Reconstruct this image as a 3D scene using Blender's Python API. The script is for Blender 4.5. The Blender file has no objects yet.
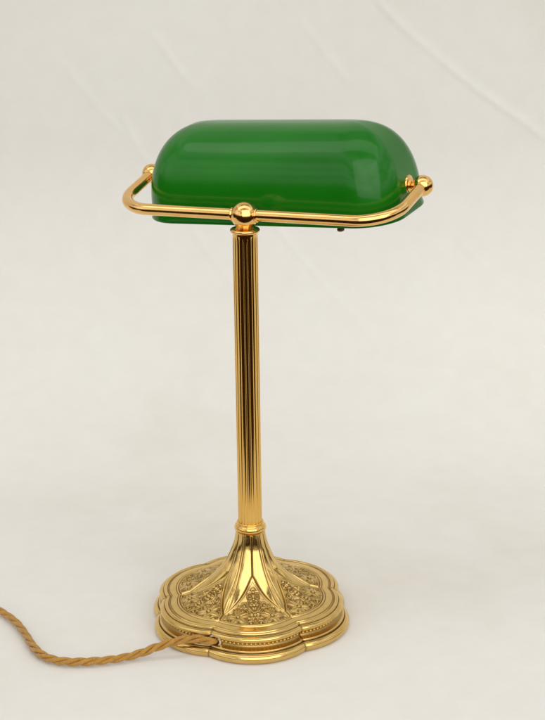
import bpy, math
import numpy as np
from mathutils import Matrix, Vector

# ------------------------------------------------------------------ scene
scene = bpy.context.scene
COL = scene.collection
MM = 0.001
rng = np.random.default_rng(7)


def R(d):
    return math.radians(d)


def link_mesh(name, V, F, mat, parent=None, smooth=True, attr=None, sharp=None):
    me = bpy.data.meshes.new(name)
    me.from_pydata([tuple(v) for v in (np.asarray(V, float) * MM).tolist()], [], F)
    me.update()
    if smooth:
        me.polygons.foreach_set('use_smooth', [True] * len(me.polygons))
    if sharp:
        me.set_sharp_from_angle(angle=R(sharp))
    if attr is not None:
        for nm, a in attr.items():
            at = me.attributes.new(nm, 'FLOAT', 'POINT')
            at.data.foreach_set('value', np.asarray(a, np.float32))
    me.materials.append(mat)
    o = bpy.data.objects.new(name, me)
    COL.objects.link(o)
    if parent is not None:
        o.parent = parent
    return o


def grid_faces(nr, nc, wrap=True, flip=False):
    F = []
    m = nc if wrap else nc - 1
    for i in range(nr - 1):
        for j in range(m):
            a = i * nc + j
            b = i * nc + (j + 1) % nc
            c = (i + 1) * nc + (j + 1) % nc
            d = (i + 1) * nc + j
            F.append((a, d, c, b) if flip else (a, b, c, d))
    return F


def lathe(profile, n=64):
    """profile [(r,z)] from bottom to top, outward facing"""
    A = np.linspace(0, 2 * np.pi, n, endpoint=False)
    V = np.concatenate([np.stack([r * np.cos(A), r * np.sin(A), np.full(n, z)], 1) for r, z in profile])
    F = grid_faces(len(profile), n)
    k = len(V)
    if profile[0][0] > 1e-6:
        F.append(tuple(range(n - 1, -1, -1)))
    if profile[-1][0] > 1e-6:
        F.append(tuple(range(k - n, k)))
    return V, F


def arc(cx, cz, r, a0, a1, n=10, rz=None):
    rz = r if rz is None else rz
    return [(cx + r * math.cos(R(t)), cz + rz * math.sin(R(t))) for t in np.linspace(a0, a1, n)]


def frames(P):
    P = np.asarray(P, float)
    T = np.gradient(P, axis=0)
    T /= np.linalg.norm(T, axis=1)[:, None]
    n = np.cross(T[0], [0.0, 0, 1.0])
    if np.linalg.norm(n) < 1e-3:
        n = np.array([1.0, 0, 0])
    n /= np.linalg.norm(n)
    N = []
    for t in T:
        n = n - t * (n @ t)
        n /= np.linalg.norm(n)
        N.append(n)
    N = np.array(N)
    return T, N, np.cross(T, N)


def tube(P, rad, n=24, caps=True):
    P = np.asarray(P, float)
    T, N, B = frames(P)
    rad = np.broadcast_to(rad, (len(P),))
    A = np.linspace(0, 2 * np.pi, n, endpoint=False)
    V = (P[:, None] + rad[:, None, None] * (np.cos(A)[None, :, None] * N[:, None] + np.sin(A)[None, :, None] * B[:, None])).reshape(-1, 3)
    F = grid_faces(len(P), n)
    if caps:
        F.append(tuple(range(n - 1, -1, -1)))
        F.append(tuple(range(len(V) - n, len(V))))
    return V, F


def merge(parts):
    V, F, k = [], [], 0
    for v, f in parts:
        V.append(np.asarray(v, float))
        F += [tuple(i + k for i in q) for q in f]
        k += len(v)
    return np.concatenate(V), F


def catmull(P, step=1.0):
    P = np.asarray(P, float)
    Q = np.concatenate([[2 * P[0] - P[1]], P, [2 * P[-1] - P[-2]]])
    out = []
    for i in range(1, len(Q) - 2):
        n = max(2, int(np.linalg.norm(Q[i + 1] - Q[i]) / step))
        t = np.linspace(0, 1, n, endpoint=False)[:, None]
        a, b, c, d = Q[i - 1], Q[i], Q[i + 1], Q[i + 2]
        out.append(.5 * (2 * b + (c - a) * t + (2 * a - 5 * b + 4 * c - d) * t ** 2 + (3 * b - a - 3 * c + d) * t ** 3))
    out.append(P[-1:])
    return np.concatenate(out)


# ------------------------------------------------------------------ materials
def new_mat(name):
    m = bpy.data.materials.new(name)
    m.use_nodes = True
    nt = m.node_tree
    b = nt.nodes['Principled BSDF']
    return m, nt, b


def N(nt, typ, **kw):
    n = nt.nodes.new(typ)
    for k, v in kw.items():
        setattr(n, k, v)
    return n


def noise(nt, scale, detail=4, rough=.55, coord='Object', stretch=None):
    tc = N(nt, 'ShaderNodeTexCoord')
    nz = N(nt, 'ShaderNodeTexNoise')
    nz.inputs['Scale'].default_value = scale
    nz.inputs['Detail'].default_value = detail
    nz.inputs['Roughness'].default_value = rough
    if stretch:
        mp = N(nt, 'ShaderNodeMapping')
        mp.inputs['Scale'].default_value = stretch
        nt.links.new(tc.outputs[coord], mp.inputs[0])
        nt.links.new(mp.outputs[0], nz.inputs['Vector'])
    else:
        nt.links.new(tc.outputs[coord], nz.inputs['Vector'])
    return nz


def ramp(nt, src, stops):
    r = N(nt, 'ShaderNodeValToRGB')
    e = r.color_ramp.elements
    while len(e) < len(stops):
        e.new(.5)
    for el, (p, c) in zip(e, stops):
        el.position = p
        el.color = (*c, 1) if len(c) == 3 else c
    nt.links.new(src, r.inputs[0])
    return r


def g(v):
    return (v, v, v)


def brass(name, c1, c2, r0, r1, patina=False, bump=.02, scale=60, smudge=.06):
    m, nt, b = new_mat(name)
    b.inputs['Metallic'].default_value = 1
    nz = noise(nt, scale, 5)
    col = ramp(nt, nz.outputs[0], [(.3, c1), (.7, c2)])
    out = col.outputs[0]
    nz2 = noise(nt, scale * 4, 4)
    nzs = noise(nt, 26, 5, .65)
    mxs = N(nt, 'ShaderNodeMix', data_type='FLOAT')
    mxs.inputs['Factor'].default_value = .6
    nt.links.new(nz2.outputs[0], mxs.inputs['A'])
    nt.links.new(nzs.outputs[0], mxs.inputs['B'])
    rg = ramp(nt, mxs.outputs['Result'], [(.40, g(r0)), (.62, g(r1 + smudge))])
    rout = rg.outputs[0]
    if patina:
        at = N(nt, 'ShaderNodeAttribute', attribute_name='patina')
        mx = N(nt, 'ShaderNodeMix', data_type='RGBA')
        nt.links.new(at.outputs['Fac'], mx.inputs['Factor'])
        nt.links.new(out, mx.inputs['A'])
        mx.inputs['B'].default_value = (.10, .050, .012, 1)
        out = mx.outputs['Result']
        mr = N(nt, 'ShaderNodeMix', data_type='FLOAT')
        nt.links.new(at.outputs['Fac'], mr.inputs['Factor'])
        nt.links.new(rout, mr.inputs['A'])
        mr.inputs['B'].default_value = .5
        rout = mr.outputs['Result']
    nt.links.new(out, b.inputs['Base Color'])
    nt.links.new(rout, b.inputs['Roughness'])
    bp = N(nt, 'ShaderNodeBump')
    bp.inputs['Strength'].default_value = bump
    bp.inputs['Distance'].default_value = .001
    nz3 = noise(nt, scale * 2.2, 3)
    nt.links.new(nz3.outputs[0], bp.inputs['Height'])
    nt.links.new(bp.outputs[0], b.inputs['Normal'])
    return m


M_POL = brass('polished_brass', (.85, .51, .165), (.89, .56, .205), .10, .15, bump=.02, smudge=.04)
M_COLUMN = brass('column_brass', (.81, .49, .125), (.85, .53, .155), .09, .12, bump=.006, smudge=.01)
M_BASE = brass('cast_antique_brass', (.71, .475, .150), (.81, .555, .200), .09, .17, patina=True, bump=.06, scale=90, smudge=.04)

# cased green glass
M_GLASS, nt, b = new_mat('cased_green_glass')
nz = noise(nt, 9, 4, .5, stretch=(.5, 1.5, 1.5))
cr = ramp(nt, nz.outputs[0], [(.3, (.005, .120, .004)), (.7, (.009, .178, .006))])
nt.links.new(cr.outputs[0], b.inputs['Base Color'])
b.inputs['Roughness'].default_value = .20
b.inputs['IOR'].default_value = 1.5
b.inputs['Specular IOR Level'].default_value = .20
b.inputs['Coat Weight'].default_value = .22
b.inputs['Coat Roughness'].default_value = .03
nz = noise(nt, 22, 3, .5, stretch=(.6, 1.2, 1.2))
bp = N(nt, 'ShaderNodeBump')
bp.inputs['Strength'].default_value = .10
bp.inputs['Distance'].default_value = .002
nt.links.new(nz.outputs[0], bp.inputs['Height'])
nt.links.new(bp.outputs[0], b.inputs['Normal'])
nt.links.new(bp.outputs[0], b.inputs['Coat Normal'])

M_OPAL, nt, b = new_mat('white_opal_glass')
nz = noise(nt, 30, 3)
cr = ramp(nt, nz.outputs[0], [(.3, (.74, .74, .70)), (.7, (.80, .80, .76))])
nt.links.new(cr.outputs[0], b.inputs['Base Color'])
b.inputs['Roughness'].default_value = .2

M_DARK, nt, b = new_mat('dark_bronze')
nz = noise(nt, 200, 3)
cr = ramp(nt, nz.outputs[0], [(.3, (.10, .055, .03)), (.7, (.17, .09, .05))])
nt.links.new(cr.outputs[0], b.inputs['Base Color'])
b.inputs['Metallic'].default_value = 1
b.inputs['Roughness'].default_value = .4

M_STEEL, nt, b = new_mat('nickel_plated_ring')
nz = noise(nt, 150, 3)
cr = ramp(nt, nz.outputs[0], [(.3, (.62, .55, .42)), (.7, (.74, .68, .56))])
nt.links.new(cr.outputs[0], b.inputs['Base Color'])
b.inputs['Metallic'].default_value = 1
b.inputs['Roughness'].default_value = .2

# gold cotton braid
M_CORD, nt, b = new_mat('gold_cotton_braid')
at_u = N(nt, 'ShaderNodeAttribute', attribute_name='along')
at_v = N(nt, 'ShaderNodeAttribute', attribute_name='around')


def math_n(nt, op, a, bb_=None):
    n = N(nt, 'ShaderNodeMath', operation=op)
    for i, x in enumerate((a, bb_)):
        if x is None:
            continue
        if isinstance(x, (int, float)):
            n.inputs[i].default_value = x
        else:
            nt.links.new(x, n.inputs[i])
    return n.outputs[0]


k1 = math_n(nt, 'MULTIPLY', at_u.outputs['Fac'], 2.8)
k2 = math_n(nt, 'MULTIPLY', at_v.outputs['Fac'], 5.0)
s1 = math_n(nt, 'SINE', math_n(nt, 'ADD', k1, k2))
s2 = math_n(nt, 'SINE', math_n(nt, 'SUBTRACT', k1, k2))
hh = math_n(nt, 'MULTIPLY', s1, s2)
h01 = math_n(nt, 'ADD', math_n(nt, 'MULTIPLY', hh, .5), .5)
nz = noise(nt, 260, 4)
mixv = math_n(nt, 'ADD', math_n(nt, 'MULTIPLY', h01, .5), math_n(nt, 'MULTIPLY', nz.outputs[0], .5))
cr = ramp(nt, mixv, [(.15, (.18, .080, .008)), (.5, (.45, .215, .020)), (.85, (.70, .38, .050))])
nt.links.new(cr.outputs[0], b.inputs['Base Color'])
b.inputs['Roughness'].default_value = .7
b.inputs['Sheen Weight'].default_value = .25
bp = N(nt, 'ShaderNodeBump')
bp.inputs['Strength'].default_value = .9
bp.inputs['Distance'].default_value = .0006
nt.links.new(mixv, bp.inputs['Height'])
nt.links.new(bp.outputs[0], b.inputs['Normal'])

# pale backdrop cloth
M_CLOTH, nt, b = new_mat('pale_backdrop_cloth')
n1 = noise(nt, 2.6, 6, .6)
c1 = ramp(nt, n1.outputs[0], [(.36, (.760, .735, .672)), (.5, (.795, .778, .735)), (.68, (.80, .79, .757))])
n2 = noise(nt, 34, 5, .65)
c2 = ramp(nt, n2.outputs[0], [(.30, g(.965)), (.70, g(1.0))])
mx = N(nt, 'ShaderNodeMix', data_type='RGBA', blend_type='MULTIPLY')
mx.inputs['Factor'].default_value = 1
nt.links.new(c1.outputs[0], mx.inputs['A'])
nt.links.new(c2.outputs[0], mx.inputs['B'])
nt.links.new(mx.outputs['Result'], b.inputs['Base Color'])
b.inputs['Roughness'].default_value = .85
b.inputs['Specular IOR Level'].default_value = .2
n3 = noise(nt, 420, 4, .6)
n4 = noise(nt, 14, 5, .6)
hs_ = math_n(nt, 'ADD', math_n(nt, 'MULTIPLY', n3.outputs[0], .12), math_n(nt, 'MULTIPLY', n4.outputs[0], 1.0))
bp = N(nt, 'ShaderNodeBump')
bp.inputs['Strength'].default_value = .22
bp.inputs['Distance'].default_value = .002
nt.links.new(hs_, bp.inputs['Height'])
nt.links.new(bp.outputs[0], b.inputs['Normal'])

# ------------------------------------------------------------------ camera
CD, CH, CF, CTH, CROLL, CPAN = 1468.74, 753.97, 1712.49, R(18.66), R(.74), R(.89)
fh = np.array([math.sin(CPAN), math.cos(CPAN), 0])
rt = np.array([math.cos(CPAN), -math.sin(CPAN), 0])
fw = fh * math.cos(CTH) - np.array([0, 0, math.sin(CTH)])
up = fh * math.sin(CTH) + np.array([0, 0, math.cos(CTH)])
rt2 = math.cos(CROLL) * rt - math.sin(CROLL) * up
up2 = math.sin(CROLL) * rt + math.cos(CROLL) * up
cam_pos = np.array([0, -CD, CH])
cd = bpy.data.cameras.new('camera')
cam = bpy.data.objects.new('camera', cd)
COL.objects.link(cam)
mw = Matrix.Identity(4)
for i in range(3):
    mw[i][0], mw[i][1], mw[i][2], mw[i][3] = rt2[i], up2[i], -fw[i], cam_pos[i] * MM
cam.matrix_world = mw
cd.sensor_fit = 'VERTICAL'
cd.sensor_height = 24
cd.lens = 24 * CF / 720
cd.clip_start = .02
cd.clip_end = 60
scene.camera = cam


def ray(px, py):
    d = fw * CF + rt2 * (px - 272.5) - up2 * (py - 360)
    return d


def on_z(px, py, z):
    d = ray(px, py)
    return cam_pos + d * ((z - CH) / d[2])


# ------------------------------------------------------------------ backdrop: one cloth sweep
WALL_Y, SWEEP, FRONT_Y = 620.0, 330.0, -295.0


def sweep_pt(x, s):
    """s = run along the cloth from its front edge; returns position, normal"""
    flat = WALL_Y - SWEEP - FRONT_Y
    if s < flat:
        return (x, FRONT_Y + s, 0.0), (0, 0, 1)
    a = (s - flat) / SWEEP
    if a < math.pi / 2:
        return (x, WALL_Y - SWEEP + SWEEP * math.sin(a), SWEEP - SWEEP * math.cos(a)), (0, -math.sin(a), math.cos(a))
    return (x, WALL_Y, SWEEP + s - flat - SWEEP * math.pi / 2), (0, -1, 0)


flat = WALL_Y - SWEEP - FRONT_Y
S_TOT = flat + SWEEP * math.pi / 2 + 900
xs = np.unique(np.concatenate([np.linspace(-1500, -430, 22), np.arange(-430, 431, 2.7), np.linspace(430, 1500, 22)]))
ss = np.unique(np.concatenate([np.linspace(0, 560, 22), np.arange(560, 1500, 2.7), np.linspace(1500, S_TOT, 14)]))
V, NRM, SX = [], [], []
for s in ss:
    for x in xs:
        p, n = sweep_pt(x, s)
        V.append(p)
        NRM.append(n)
        SX.append((x, s))
V = np.array(V)
NRM = np.array(NRM)
SX = np.array(SX)


def px_to_sx(px, py):
    d = ray(px, py)
    best = None
    for s in np.arange(0, S_TOT, 1.0):
        p, n = sweep_pt(0, s)
        t = (np.array(p) - cam_pos) @ np.array(n) / (d @ np.array(n))
        q = cam_pos + d * t
        e = np.hypot(q[1] - p[1], q[2] - p[2])
        if best is None or e < best[0]:
            best = (e, q[0], s)
    return np.array(best[1:])


# old fold lines pressed into the cloth
disp = np.zeros(len(V))
folds = [((372, -4), (432, 52), .9), ((432, 52), (552, 146), 1.0), ((268, 214), (382, 352), .8), ((190, 225), (236, 290), .6),
         ((118, 108), (152, 168), .7), ((150, 30), (196, 90), .6), ((455, 235), (520, 300), .6), ((272, 300), (330, 372), .5), ((60, 60), (128, 140), .4), ((300, 20), (352, 84), .5)]
for a, b_, amp in folds:
    A, B = px_to_sx(*a), px_to_sx(*b_)
    L = np.linalg.norm(B - A)
    t_ = (B - A) / L
    rel = SX - A
    al = rel @ t_
    ac = rel @ np.array([-t_[1], t_[0]])
    ac = ac + 2.0 * np.sin(al / 37.0)
    win = np.clip((al + 15) / 40, 0, 1) * np.clip((L + 15 - al) / 40, 0, 1)
    win = win * win * (3 - 2 * win)
    disp += amp * 1.5 * win * (np.exp(-(ac / 3.9) ** 2) - .4 * np.exp(-((ac - 12) / 9) ** 2))
disp += .5 * np.sin(SX[:, 0] / 61 + SX[:, 1] / 83) * np.sin(SX[:, 0] / 97 - SX[:, 1] / 71)
disp *= np.clip((SX[:, 1] - 640) / 250, 0, 1)
V = V + NRM * disp[:, None]
bd = link_mesh('backdrop', V, grid_faces(len(ss), len(xs), wrap=False), M_CLOTH)
bd['kind'] = 'structure'
bd['label'] = 'pale cream cloth backdrop sweeping up behind the lamp, faintly creased'

# ------------------------------------------------------------------ the lamp
lamp = bpy.data.objects.new('bankers_lamp', None)
lamp.empty_display_size = .05
COL.objects.link(lamp)
lamp['label'] = 'brass bankers desk lamp with green glass shade, reeded column and ornate six-lobed base'
lamp['category'] = 'desk lamp'

PSI = 4.0            # turn of the base, degrees
NA = 960             # samples round the base


def hexafoil(a):
    """outline radius (cusps at 1) at angle a measured from a lobe centre"""
    rho, c = .680, .405
    al = (a + np.pi / 6) % (np.pi / 3) - np.pi / 6
    return c * np.cos(al) + np.sqrt(rho ** 2 - (c * np.sin(al)) ** 2)


ANG = np.arange(NA) * 2 * np.pi / NA           # from the front lobe centre
ANG = ANG + 0.0
H = hexafoil(ANG)
WORLD_A = ANG + R(-90 + PSI)
CA, SA = np.cos(WORLD_A), np.sin(WORLD_A)

# --- plinth mouldings
prof = ([(60, 0), (85, 0)] + arc(84.6, 4.6, 4.4, -80, 80, 11, 4.6) + [(85.2, 9.6), (84.4, 9.5), (84.3, 10.3)] +
        arc(83.2, 10.9, 1.2, -30, 90, 5, 1.0) + [(82.3, 12.2), (80.6, 12.8), (79.3, 13.8), (78.7, 15), (78.6, 17.2), (79.2, 18.1), (80.4, 18.5)] +
        arc(80.2, 21.2, 3.2, -75, 75, 10, 2.7) + [(80.2, 24.2), (79.3, 24.0), (79.0, 24.9)] + arc(77.6, 25.1, 1.4, 10, 100, 6, 1.4) + [(76.2, 26.0), (75.6, 25.0), (75.2, 25.0)])
V, pat = [], []
for i, (r, z) in enumerate(prof):
    V.append(np.stack([r * H * CA, r * H * SA, np.full(NA, z)], 1))
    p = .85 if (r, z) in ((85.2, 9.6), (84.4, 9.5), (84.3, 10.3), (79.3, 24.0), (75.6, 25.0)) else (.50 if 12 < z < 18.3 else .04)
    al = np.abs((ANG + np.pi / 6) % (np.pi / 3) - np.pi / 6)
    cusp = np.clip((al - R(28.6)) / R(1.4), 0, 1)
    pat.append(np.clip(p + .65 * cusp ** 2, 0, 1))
V = np.concatenate(V)
F = grid_faces(len(prof), NA)
F.append(tuple(range(NA - 1, -1, -1)))
V[:, 0] -= 1.0
base = link_mesh('base', V, F, M_BASE, lamp, attr={'patina': np.concatenate(pat)}, sharp=50)


# --- bead frieze round the hollow moulding
def outline(r, t):
    """point & outward normal on the hexafoil of cusp radius r at lobe-angle t"""
    h = hexafoil(np.array([t - .002, t, t + .002])) * r
    w = np.array([t - .002, t, t + .002]) + R(-90 + PSI)
    P = np.stack([h * np.cos(w), h * np.sin(w)], 1)
    tg = P[2] - P[0]
    tg /= np.linalg.norm(tg)
    return P[1], tg, np.array([tg[1], -tg[0]])


def small_bead(c, tg, no, w, h, d):
    A = np.linspace(0, 2 * np.pi, 10, endpoint=False)
    V = [np.array([c + no * d])]
    for e in (35, 65, 90):
        cr_, sr_ = math.cos(R(e)), math.sin(R(e))
        V.append(np.stack([c + no * (d * cr_) + tg * (w * sr_ * math.cos(t)) + np.array([0, 0, h * sr_ * math.sin(t) * (1.0 if math.sin(t) > 0 else 1.5)]) for t in A]))
    F = [(0, 1 + j, 1 + (j + 1) % 10) for j in range(10)]
    for i in range(2):
        F += [(1 + i * 10 + j, 11 + i * 10 + j, 11 + i * 10 + (j + 1) % 10, 1 + i * 10 + (j + 1) % 10) for j in range(10)]
    return np.concatenate(V), F


parts = []
for lobe in range(6):
    n = 22
    for k in range(n):
        t = lobe * np.pi / 3 + R(-27.6 + 55.2 * k / (n - 1))
        p, tg, no = outline(78.7, t)
        parts.append(small_bead(np.array([p[0], p[1], 16.3 + rng.normal(0, .06)]), np.array([tg[0], tg[1], 0]), np.array([no[0], no[1], .35]), 1.65, 1.35, 1.9))
V, F = merge(parts)
V[:, 0] -= 1.0
fr = link_mesh('bead_frieze', V, F, M_BASE, base, attr={'patina': np.zeros(len(V))})

# --- top plate, petals and flared foot as one chased casting
sv = np.concatenate([np.linspace(.142, .30, 46, endpoint=False), np.linspace(.30, .72, 190, endpoint=False), np.linspace(.72, .836, 44)])
prz = np.array([(12.6, 95), (12.9, 91), (13.6, 85), (15.2, 77.5), (17.8, 69.5), (20.8, 61.5), (24.8, 54), (29.4, 47.6), (34.8, 42), (41.0, 37.2), (48.0, 33.2),
                (55.0, 30.2), (61.5, 28.3), (67, 27.1), (71, 26.6), (76, 26.3)])


def smooth_interp(x, xp, fp):
    """monotone cubic"""
    d = np.diff(fp) / np.diff(xp)
    m = np.concatenate([[d[0]], (d[:-1] + d[1:]) / 2, [d[-1]]])
    i = np.clip(np.searchsorted(xp, x) - 1, 0, len(xp) - 2)
    h = xp[i + 1] - xp[i]
    t = (x - xp[i]) / h
    return ((2 * t ** 3 - 3 * t ** 2 + 1) * fp[i] + (t ** 3 - 2 * t ** 2 + t) * h * m[i] + (-2 * t ** 3 + 3 * t ** 2) * fp[i + 1] + (t ** 3 - t ** 2) * h * m[i + 1])


def sstep(e0, e1, x):
    t = np.clip((x - e0) / (e1 - e0), 0, 1)
    return t * t * (3 - 2 * t)


r0 = sv * 90
zb = smooth_interp(r0, prz[:, 0], prz[:, 1])
dz = np.gradient(zb, r0)
nl = np.sqrt(1 + dz ** 2)
nR, nZ = -dz / nl, 1 / nl                      # profile normal (outwards/up)
S2, A2 = np.meshgrid(sv, ANG, indexing='ij')
AL = (A2 + np.pi / 6) % (np.pi / 3) - np.pi / 6   # from lobe centre, +-30 deg
H2 = np.broadcast_to(H, S2.shape)
bl = sstep(.22, .66, S2)
RR = S2 * 90 * (1 + (H2 - 1) * bl)
X = RR * np.sin(AL)
Y = RR * np.cos(AL)

# petals sit on the cusp directions, ornament panels on the lobes
S0, S1 = .275, .635
tt = np.clip((S2 - S0) / (S1 - S0), 0, 1)
half = R(30) * (1 - tt ** .64)                # petal half angle
pa = R(30) - np.abs(AL)                        # angle from petal centre line
edge = (half - pa) * RR                        # mm inside petal boundary (+ inside)
inside = edge > 0
xx = np.clip(pa / np.maximum(half, 1e-4), 0, 1)
amp = 3.0 * (.30 + .70 * sstep(.14, .36, S2)) * (1 - .55 * tt)
hgt = np.where(inside, amp * (1 - xx ** 2) ** .8 * np.minimum(1, half * RR / 9.0), 0)
# twin incised lines down the middle of each petal
pm = pa * RR
fade = sstep(.12, .15, S2) * (1 - sstep(.50, .64, S2))
wl = 1.0 + 1.6 * sstep(.2, .5, S2)
line = np.exp(-((pm - wl) / .42) ** 2)
hgt -= np.where(inside, .75 * fade * line, 0)
pat = np.where(inside, .75 * fade * line, 0)
# groove round petals, with a raised fillet on the panel side
gr = np.exp(-(edge / .55) ** 2) * sstep(.12, .15, S2) * (1 - sstep(.71, .73, S2))
hgt -= .8 * gr
pat = np.maximum(pat, .9 * gr)
fil = np.exp(-((edge + 1.4) / .55) ** 2) * sstep(.30, .36, S2) * (1 - sstep(.71, .73, S2))
hgt += .9 * fil
gr2 = np.exp(-((edge + 2.4) / .4) ** 2) * sstep(.32, .36, S2) * (1 - sstep(.70, .715, S2))
# panel interior mask
inner = sstep(0, 1.0, -edge - 2.3) * (1 - sstep(.708, .718, S2))
hgt -= .5 * inner


def rosette(cx, cy, r_, n, rot, ht):
    dx, dy = X - cx, Y - cy
    rho = np.hypot(dx, dy)
    ph = np.arctan2(dy, dx) - rot
    lobe = np.abs(np.cos(n * ph / 2))
    Ro = r_ * (.50 + .50 * lobe ** .7)
    q = np.clip(1 - rho / Ro, 0, 1)
    h = ht * np.minimum(1, q * 2.6) ** .7 * (.62 + .5 * rho / r_)
    vein = np.exp(-((np.abs(np.sin(n * ph / 2)) * rho) / .45) ** 2) * (rho > 1.6) * (q > .08)
    h = h - .5 * vein * ht * (q > 0)
    h = h + np.where(rho < 1.9, 1.3 * np.sqrt(np.clip(1 - (rho / 1.9) ** 2, 0, 1)), 0)
    return h


def ring_line(cx, cy, r_, w_, a0, a1, ht):
    dx, dy = X - cx, Y - cy
    rho = np.hypot(dx, dy)
    ph = np.degrees(np.arctan2(dy, dx)) % 360
    ok = ((ph - a0) % 360) < (a1 - a0)
    return ht * np.exp(-((rho - r_) / w_) ** 2) * ok


def dot(cx, cy, r_, ht):
    rho = np.hypot(X - cx, Y - cy)
    return ht * np.sqrt(np.clip(1 - (rho / r_) ** 2, 0, 1))


orn = np.zeros_like(S2)
for sx in (-1, 1):
    orn = np.maximum(orn, rosette(sx * 15.8, 57.5, 10.8, 5, R(90 + sx * 35), 1.25))
    for args in (((sx * 27.5, 60.5), 3.8, .5, 0, 310), ((sx * 9.2, 46.0), 3.0, .5, 60, 360), ((sx * 4.6, 67.3), 3.2, .5, 0, 270),
                 ((sx * 22.5, 47.5), 3.4, .5, 40, 330), ((sx * 26.0, 67.0), 2.4, .45, 0, 360), ((sx * 32.5, 56.0), 2.2, .45, 0, 360),
                 ((sx * 15.8, 57.5), 12.0, .5, 20, 250)):
        (cx, cy), r_, w_, a0, a1 = args
        if sx < 0:
            a0, a1 = 180 - a1, 180 - a0
        orn = np.maximum(orn, ring_line(cx, cy, r_, w_, a0, a1, .9))
    for cx, cy, r_ in ((27.5, 60.5, 1.5), (22.5, 47.5, 1.3), (4.6, 67.3, 1.3), (9.2, 46, 1.1), (15, 44, 1.0), (26, 67, 1.0), (16.5, 70, 1.1), (32.5, 56, .9)):
        orn = np.maximum(orn, dot(sx * cx, cy, r_, 1.1))
orn = np.maximum(orn, rosette(0, 57.5, 6.0, 5, R(-90), 1.3))
orn = np.maximum(orn, rosette(0, 46.5, 5.2, 3, R(90), 1.3))
orn = np.maximum(orn, ring_line(0, 46.8, 6.8, .55, -55, 235, 1.0))
orn = np.maximum(orn, ring_line(0, 46.8, 8.6, .45, -20, 200, .8))
for sx in (-1, 1):
    orn = np.maximum(orn, ring_line(sx * 3.4, 37.6, 2.3, .45, 0, 360, .9))
    orn = np.maximum(orn, dot(sx * 3.4, 37.6, .9, 1.0))
    orn = np.maximum(orn, ring_line(sx * 11.5, 50.2, 2.4, .45, 0, 360, .9))
    orn = np.maximum(orn, ring_line(sx * 5.4, 62.8, 2.0, .4, 0, 360, .8))
orn = np.maximum(orn, dot(0, 34.4, 1.4, 1.1))
orn = np.maximum(orn, dot(0, 40.6, 1.2, 1.1))
orn = orn * inner
hgt += orn * 1.05
dil = orn.copy()
for da in (-1, 0, 1):
    for ds in (-3, 0, 3):
        dil = np.maximum(dil, np.roll(np.roll(orn, ds, 0), da, 1))
band = inner * np.clip((dil - orn) / .45, 0, 1)
pat = np.maximum(pat, np.maximum(.72 * band, .10 * inner * (1 - np.clip(orn / .5, 0, 1))))
hgt -= .25 * band
pat = np.maximum(pat, .6 * gr2)
# outer border: fillet, groove, plain band
for s_, w_, d_ in ((.726, .0045, -.75), (.738, .006, .6), (.752, .004, -.6), (.822, .005, -.5)):
    q = np.exp(-((S2 - s_) / w_) ** 2)
    hgt += d_ * q
    if d_ < 0:
        pat = np.maximum(pat, .85 * q)
hgt -= 1.3 * sstep(.826, .836, S2)
# slight hand-finished unevenness
hgt += .10 * np.sin(X / 3.1 + 1.7 * A2) * np.sin(Y / 4.3 + A2)
RRd = RR + hgt * nR[:, None]
ZZ = zb[:, None] + hgt * nZ[:, None]
V = np.stack([RRd * CA[None], RRd * SA[None], ZZ], 2).reshape(-1, 3)
V[:, 0] -= 1.0 * np.clip((80 - V[:, 2]) / 40, 0, 1)
link_mesh('flared_foot', V, grid_faces(len(sv), NA, flip=True), M_BASE, lamp, attr={'patina': np.clip(pat + .02, 0, 1).reshape(-1)})

# --- collar between foot and column
pf = [(11, 89), (13.0, 89)] + [(13.4, 89.8)] + arc(11.9, 94.0, 3.0, -70, 75, 14, 3.7) + [(12.6, 98.0), (12.4, 98.7)] + arc(11.6, 99.3, 1.0, -50, 90, 6, .9) + [(10.5, 100.3)]
V, F = lathe(pf, 72)
link_mesh('lower_collar', V, F, M_COLUMN, lamp)

# --- reeded column
NFL, n = 22, 22 * 18
A = np.linspace(0, 2 * np.pi, n, endpoint=False)
u = (A * NFL / (2 * np.pi)) % 1
w = np.abs(u - .5) * 2                        # 0 mid flute, 1 on the fillet
dep = np.where(w < .74, np.sqrt(np.clip(1 - (w / .74) ** 2, 0, 1)), 0)
zs = np.concatenate([[97.5, 100.6, 101.4, 102.6, 104.5], np.linspace(110, 366, 40), [370, 372.5, 374, 375.2, 376.2, 379.5]])
V = []
for z in zs:
    f_ = min(1, max(0, (z - 97) / 2)) * (1 if z < 370 else math.sqrt(max(0, 1 - ((z - 370) / 5.4) ** 2)))
    rad = 11.08 - .46 * dep * f_
    V.append(np.stack([rad * np.cos(A), rad * np.sin(A), np.full(n, z)], 1))
V = np.concatenate(V)
F = grid_faces(len(zs), n)
F += [tuple(range(n - 1, -1, -1)), tuple(range(len(V) - n, len(V)))]
link_mesh('column', V, F, M_COLUMN, lamp, sharp=35)

# --- upper collar
pf = [(10, 377.2), (11.4, 377.4)] + arc(11.3, 379.3, 2.0, -80, 88, 12, 1.8) + [(10.6, 381.1), (8.6, 381.6), (7.6, 383.4), (6, 384.4)]
V, F = lathe(pf, 72)
link_mesh('upper_collar', V, F, M_POL, lamp)

# --- head frame: u along the yoke, w away from the column, v up
PHI, RHO, DD, LL, ZY, BETA = R(26), R(2.54), 81.5, 137.0, 393.3, R(10.54)
rr = np.array([math.cos(PHI), -math.sin(PHI), 0])
bb = np.array([math.sin(PHI), math.cos(PHI), 0])
zz = np.array([0, 0, 1.0])
bb, zz = bb * math.cos(BETA) + zz * math.sin(BETA), zz * math.cos(BETA) - bb * math.sin(BETA)
rr, zz = rr * math.cos(RHO) + zz * math.sin(RHO), zz * math.cos(RHO) - rr * math.sin(RHO)
O = np.array([0, 0, ZY])


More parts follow.
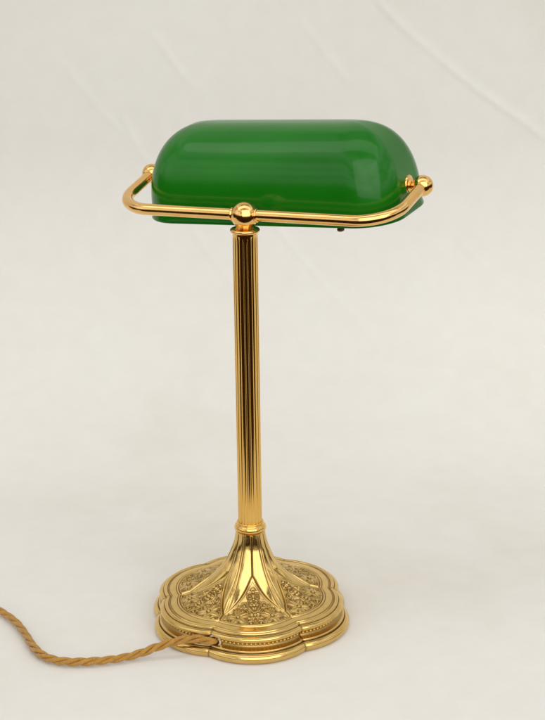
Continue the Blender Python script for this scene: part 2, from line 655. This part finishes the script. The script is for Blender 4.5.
def head(P):
    P = np.atleast_2d(np.asarray(P, float))
    return O + P[:, :1] * rr + P[:, 1:2] * bb + P[:, 2:3] * zz


def sphere(c, r, n=40, m=24):
    pf = [(r * math.cos(t), r * math.sin(t)) for t in np.linspace(-math.pi / 2, math.pi / 2, m)]
    pf[0], pf[-1] = (0, -r), (0, r)
    A = np.linspace(0, 2 * np.pi, n, endpoint=False)
    V = [np.array([[0, 0, -r]])]
    for q, z in pf[1:-1]:
        V.append(np.stack([q * np.cos(A), q * np.sin(A), np.full(n, z)], 1))
    V.append(np.array([[0, 0, r]]))
    F = [(0, 1 + (j + 1) % n, 1 + j) for j in range(n)]
    k = len(pf) - 2
    for i in range(k - 1):
        for j in range(n):
            F.append((1 + i * n + j, 1 + i * n + (j + 1) % n, 1 + (i + 1) * n + (j + 1) % n, 1 + (i + 1) * n + j))
    e = 1 + k * n
    F += [(e, e - n + j, e - n + (j + 1) % n) for j in range(n)]
    return np.concatenate(V) + np.asarray(c), F


V, F = sphere(O - np.array([0, 0, .4]), 12.3)
ball = link_mesh('ball_joint', V, F, M_POL, lamp)


def lathe_axis(pf, origin, axis, n=48):
    V, F = lathe(pf, n)
    ax = np.asarray(axis, float)
    ax /= np.linalg.norm(ax)
    e1 = np.cross(ax, [.1, .2, 1.0])
    e1 /= np.linalg.norm(e1)
    e2 = np.cross(ax, e1)
    return np.asarray(origin) + V[:, :1] * e1 + V[:, 1:2] * e2 + V[:, 2:3] * ax, F


for s in (-1, 1):
    V, F = lathe_axis([(3, -2.5), (6.0, -2.5)] + arc(5.5, -.3, .9, -60, 80, 7, .9) + [(5.2, .8), (3, .8)], head((s * 12.2, 0, 0))[0], rr * s)
    link_mesh('tube_ferrule', V, F, M_POL, ball)

# --- yoke tube
RT, BR = 5.25, 36.0
LB = 137.0
Pm = [(u_, 0, 0) for u_ in np.linspace(0, LB - BR, 40)]
Pm += [(LB - BR + BR * math.sin(t), BR - BR * math.cos(t), 0) for t in np.linspace(0, math.pi / 2, 40)[1:]]
Pm += [(LB, w_, 0) for w_ in np.linspace(BR, DD - 6, 16)[1:]]
Pm = np.array(Pm)
Pl = Pm * [-1, 1, 1]
Pl[:, 0] *= 1 - .034 * (1 - np.clip(Pl[:, 1] / DD, 0, 1)) * np.clip((np.abs(Pl[:, 0]) - 60) / 60, 0, 1)     # the left bend is a little tighter
full = np.concatenate([Pl[::-1][:-1], Pm])
V, F = tube(head(full), RT, 32)
link_mesh('yoke', V, F, M_POL, lamp)

# --- end knobs
for s in (-1, 1):
    V, F = sphere(head((s * LL, DD, 0))[0], 9.5)
    link_mesh('knob', V, F, M_POL, lamp)

# --- glass shade
SH = dict(a=125.34, b=54.48, h=75.14, hs=6.49, ku=54.66, rc=36.07, m=2.32, me=2.4, fl=1.59)
SU0, SW0, SZ0, STILT, SROLL = .02, -2.32, -21.0, R(-7.47), R(2.03)
SYAW = R(.71)


def plan(a, b, rc, k=36, e=14, f=10):
    P = []
    for q, (sx, sy) in enumerate(((1, 1), (-1, 1), (-1, -1), (1, -1))):
        A = np.radians(np.linspace(0, 90, k, endpoint=False) + 90 * q)
        P.append(np.stack([sx * (a - rc) + rc * np.cos(A), sy * (b - rc) + rc * np.sin(A)], 1))
        m_ = e * 3 if q % 2 == 0 else f
        A = R(90 * (q + 1))
        p0 = np.array([sx * (a - rc) + rc * math.cos(A), sy * (b - rc) + rc * math.sin(A)])
        sx2, sy2 = ((1, 1), (-1, 1), (-1, -1), (1, -1))[(q + 1) % 4]
        p1 = np.array([sx2 * (a - rc) + rc * math.cos(A), sy2 * (b - rc) + rc * math.sin(A)])
        t = np.linspace(0, 1, m_, endpoint=False)[:, None]
        P.append(p0 + (p1 - p0) * t)
    return np.concatenate(P)


def shade_place(P):
    u, w, z = P.T
    w, z = w * math.cos(STILT) - z * math.sin(STILT) + SW0, w * math.sin(STILT) + z * math.cos(STILT) + SZ0
    u = u + SU0
    u, z = u * math.cos(SROLL) - z * math.sin(SROLL), u * math.sin(SROLL) + z * math.cos(SROLL)
    u, w = u * math.cos(SYAW) + w * math.sin(SYAW), -u * math.sin(SYAW) + w * math.cos(SYAW)
    return head(np.stack([u, w + DD, z], 1))


def dome(off, rows=56):
    a, b, h, rc = SH['a'] - off, SH['b'] - off, SH['h'] - off, SH['rc'] - off
    base = plan(a, b, rc)
    fl = SH['fl']
    g1 = plan(a + fl, b + fl, rc + fl)
    rings = []
    for t in (1.0, .75, .5, .25):
        q = base + (g1 - base) * t ** 1.4
        rings.append(np.column_stack([q, np.full(len(q), -SH['hs'] * t)]))
    for t in np.linspace(0, math.pi / 2, rows):
        ze = math.sin(t) ** (2 / SH['m'])
        r = max(1 - ze ** SH['m'], 1e-7) ** (1 / SH['m'])
        ru = max(1 - ze ** SH['me'], 1e-7) ** (1 / SH['me'])
        z = h * ze
        s = (a - SH['ku'] * (1 - ru)) / a
        rings.append(np.column_stack([base[:, 0] * s, base[:, 1] * r, np.full(len(base), z)]))
    return rings


TH = 3.2
outer = dome(0)
inner_r = dome(TH)
nb = len(outer[0])
lip = [inner_r[0]]
mid = (outer[0] * .5 + inner_r[0] * .5) - [0, 0, 1.1]
q1 = outer[0] * .85 + inner_r[0] * .15 - [0, 0, .75]
q2 = outer[0] * .15 + inner_r[0] * .85 - [0, 0, .75]
rows = [inner_r[0], q2, mid, q1] + outer
V = shade_place(np.concatenate(rows))
F = grid_faces(len(rows), nb)
shade = link_mesh('glass_shade', V, F, M_GLASS, lamp)
V = shade_place(np.concatenate(inner_r))
link_mesh('opal_lining', V, grid_faces(len(inner_r), nb, flip=True), M_OPAL, shade)

# --- pivots: rosette against the glass, short spindle to the knob
for s in (-1, 1):
    e = 124.0
    c = head((s * e, DD, 0))[0]
    pf = [(4, -2.5), (8.6, -2.5), (9.2, -1.6), (9.4, -.4), (9.0, .8), (8.2, 1.4), (7.2, 1.0), (6.2, .8), (5.4, 1.6), (4.6, 2.8), (3.6, 3.2), (3.4, 3.4)]
    V, F = lathe_axis(pf, c, rr * s, 40)
    piv = link_mesh('pivot_rosette', V, F, M_POL, lamp)
    V, F = lathe_axis([(2.6, 1), (2.6, 9)], c, rr * s, 20)
    link_mesh('spindle', V, F, M_POL, piv)

# --- small dark thumbscrew under the rim
c = shade_place(np.array([[78.0, -50.5, -6.8]]))[0]
V, F = lathe_axis([(0.8, -1), (1.6, -.6), (1.7, 1.5), (2.9, 1.9), (3.4, 3.0), (3.1, 4.1), (1.8, 4.7), (.4, 4.8)], c, -zz, 20)
link_mesh('thumbscrew', V, F, M_DARK, lamp)

# --- cord outlet
ga = R(-90 + PSI - 28.0)
gd = np.array([math.cos(ga), math.sin(ga), 0])
gc = np.array([gd[0] * 82.5, gd[1] * 82.5, 15.4])
pf = [(4.4, -2), (5.4, -2)] + arc(5.3, .9, 1.3, -70, 250, 14, 1.3)
V, F = lathe_axis(pf[:-1] + [(4.0, .4), (4.0, -2)], gc, gd, 32)
link_mesh('cord_grommet', V, F, M_STEEL, base)

# --- twisted cloth cord
pts = [gc - gd * 6, gc + gd * 2.0]
for px, py, z in ((205, 640, 16.0), (192, 638.8, 16.5), (177, 641.0, 16.0), (160, 646.0, 12.5), (146, 651.3, 8.2), (132, 655.6, 6.0), (114, 659.0, 5.5), (93, 661.2, 5.4), (72, 661.8, 5.4), (55, 660.0, 5.4),
                  (42, 655.0, 5.4), (33, 646.5, 5.4), (25.5, 634.5, 5.4), (17.5, 624.0, 5.4), (8, 616.0, 5.4), (-4, 609.0, 5.4), (-22, 602.0, 5.4), (-45, 598.5, 5.4), (-75, 600, 5.4), (-110, 604, 5.4), (-150, 602, 5.4)):
    pts.append(on_z(px, py, z))
path = catmull(pts, 1.0)
seg = np.linalg.norm(np.diff(path, axis=0), axis=1)
arcl = np.concatenate([[0], np.cumsum(seg)])
T_, N_, B_ = frames(path)
NS, RS, PITCH = 3, 1.8, 42.0
parts, along, around = [], [], []
jit = 1 + .10 * np.sin(arcl / 23.0) + .06 * np.sin(arcl / 9.1)
for k in range(NS):
    ph = -2 * np.pi * (arcl / PITCH + k / NS) + .35 * np.sin(arcl / 41.0)
    off = 2.12 * sstep(0, 18, arcl) * jit
    Pk = path + off[:, None] * (np.cos(ph)[:, None] * N_ + np.sin(ph)[:, None] * B_)
    Pk[:, 2] = np.maximum(Pk[:, 2], RS + .05)
    rad = np.where(arcl < 8, 1.6, RS)
    v, f = tube(Pk, rad, 16)
    parts.append((v, f))
    along.append(np.repeat(arcl, 16))
    around.append(np.tile(np.arange(16) * 2 * np.pi / 16, len(arcl)))
V, F = merge(parts)
co = link_mesh('power_cord', V, F, M_CORD, lamp, attr={'along': np.concatenate(along), 'around': np.concatenate(around)})
co['label'] = 'golden twisted cloth-covered flex running left from the base'

# ------------------------------------------------------------------ light
world = bpy.data.worlds.new('World')
scene.world = world
world.use_nodes = True
nt = world.node_tree
bg = nt.nodes['Background']
tc = N(nt, 'ShaderNodeTexCoord')
sep = N(nt, 'ShaderNodeSeparateXYZ')
nt.links.new(tc.outputs['Generated'], sep.inputs[0])
zr = math_n(nt, 'ADD', math_n(nt, 'MULTIPLY', sep.outputs['Z'], .5), .5)
cr = ramp(nt, zr, [(.0, (.028, .013, .005)), (.535, (.068, .032, .012)), (.59, (1.36, 1.34, 1.30)), (.86, (1.42, 1.40, 1.36)), (.95, (.62, .61, .59))])
nz = N(nt, 'ShaderNodeTexNoise')
nz.inputs['Scale'].default_value = 2.6
nz.inputs['Detail'].default_value = 5
mp = N(nt, 'ShaderNodeMapping')
mp.inputs['Scale'].default_value = (.8, .8, 3.2)
nt.links.new(tc.outputs['Generated'], mp.inputs[0])
nt.links.new(mp.outputs[0], nz.inputs['Vector'])
rn = ramp(nt, nz.outputs[0], [(.38, g(.40)), (.47, g(.85)), (.62, g(1.35))])
mx = N(nt, 'ShaderNodeMix', data_type='RGBA', blend_type='MULTIPLY')
mx.inputs['Factor'].default_value = 1
nt.links.new(cr.outputs[0], mx.inputs['A'])
nt.links.new(rn.outputs[0], mx.inputs['B'])
nt.links.new(mx.outputs['Result'], bg.inputs['Color'])
bg.inputs['Strength'].default_value = .66


def area(name, loc, target, sx, sy, power, col):
    l = bpy.data.lights.new(name, 'AREA')
    l.shape = 'RECTANGLE'
    l.size, l.size_y, l.energy, l.color = sx, sy, power, col
    o = bpy.data.objects.new(name, l)
    COL.objects.link(o)
    o.location = loc
    o.rotation_euler = (Vector(target) - Vector(loc)).to_track_quat('-Z', 'Y').to_euler()
    return o


area('softbox_key', (.45, -1.95, 1.55), (0, .62, .55), 3.0, 2.4, 33, (1, .982, .95))
area('wall_fill_top', (-.05, -.10, 1.75), (0, .62, .50), 2.4, .65, 6, (1, .985, .96))  # added overhead fill that lifts the backdrop wall, not a known source

scene.view_settings.view_transform = 'Standard'
scene.view_settings.look = 'None'
scene.view_settings.exposure = 0
scene.view_settings.gamma = 1
scene.render.engine = 'CYCLES'
scene.cycles.max_bounces = 10
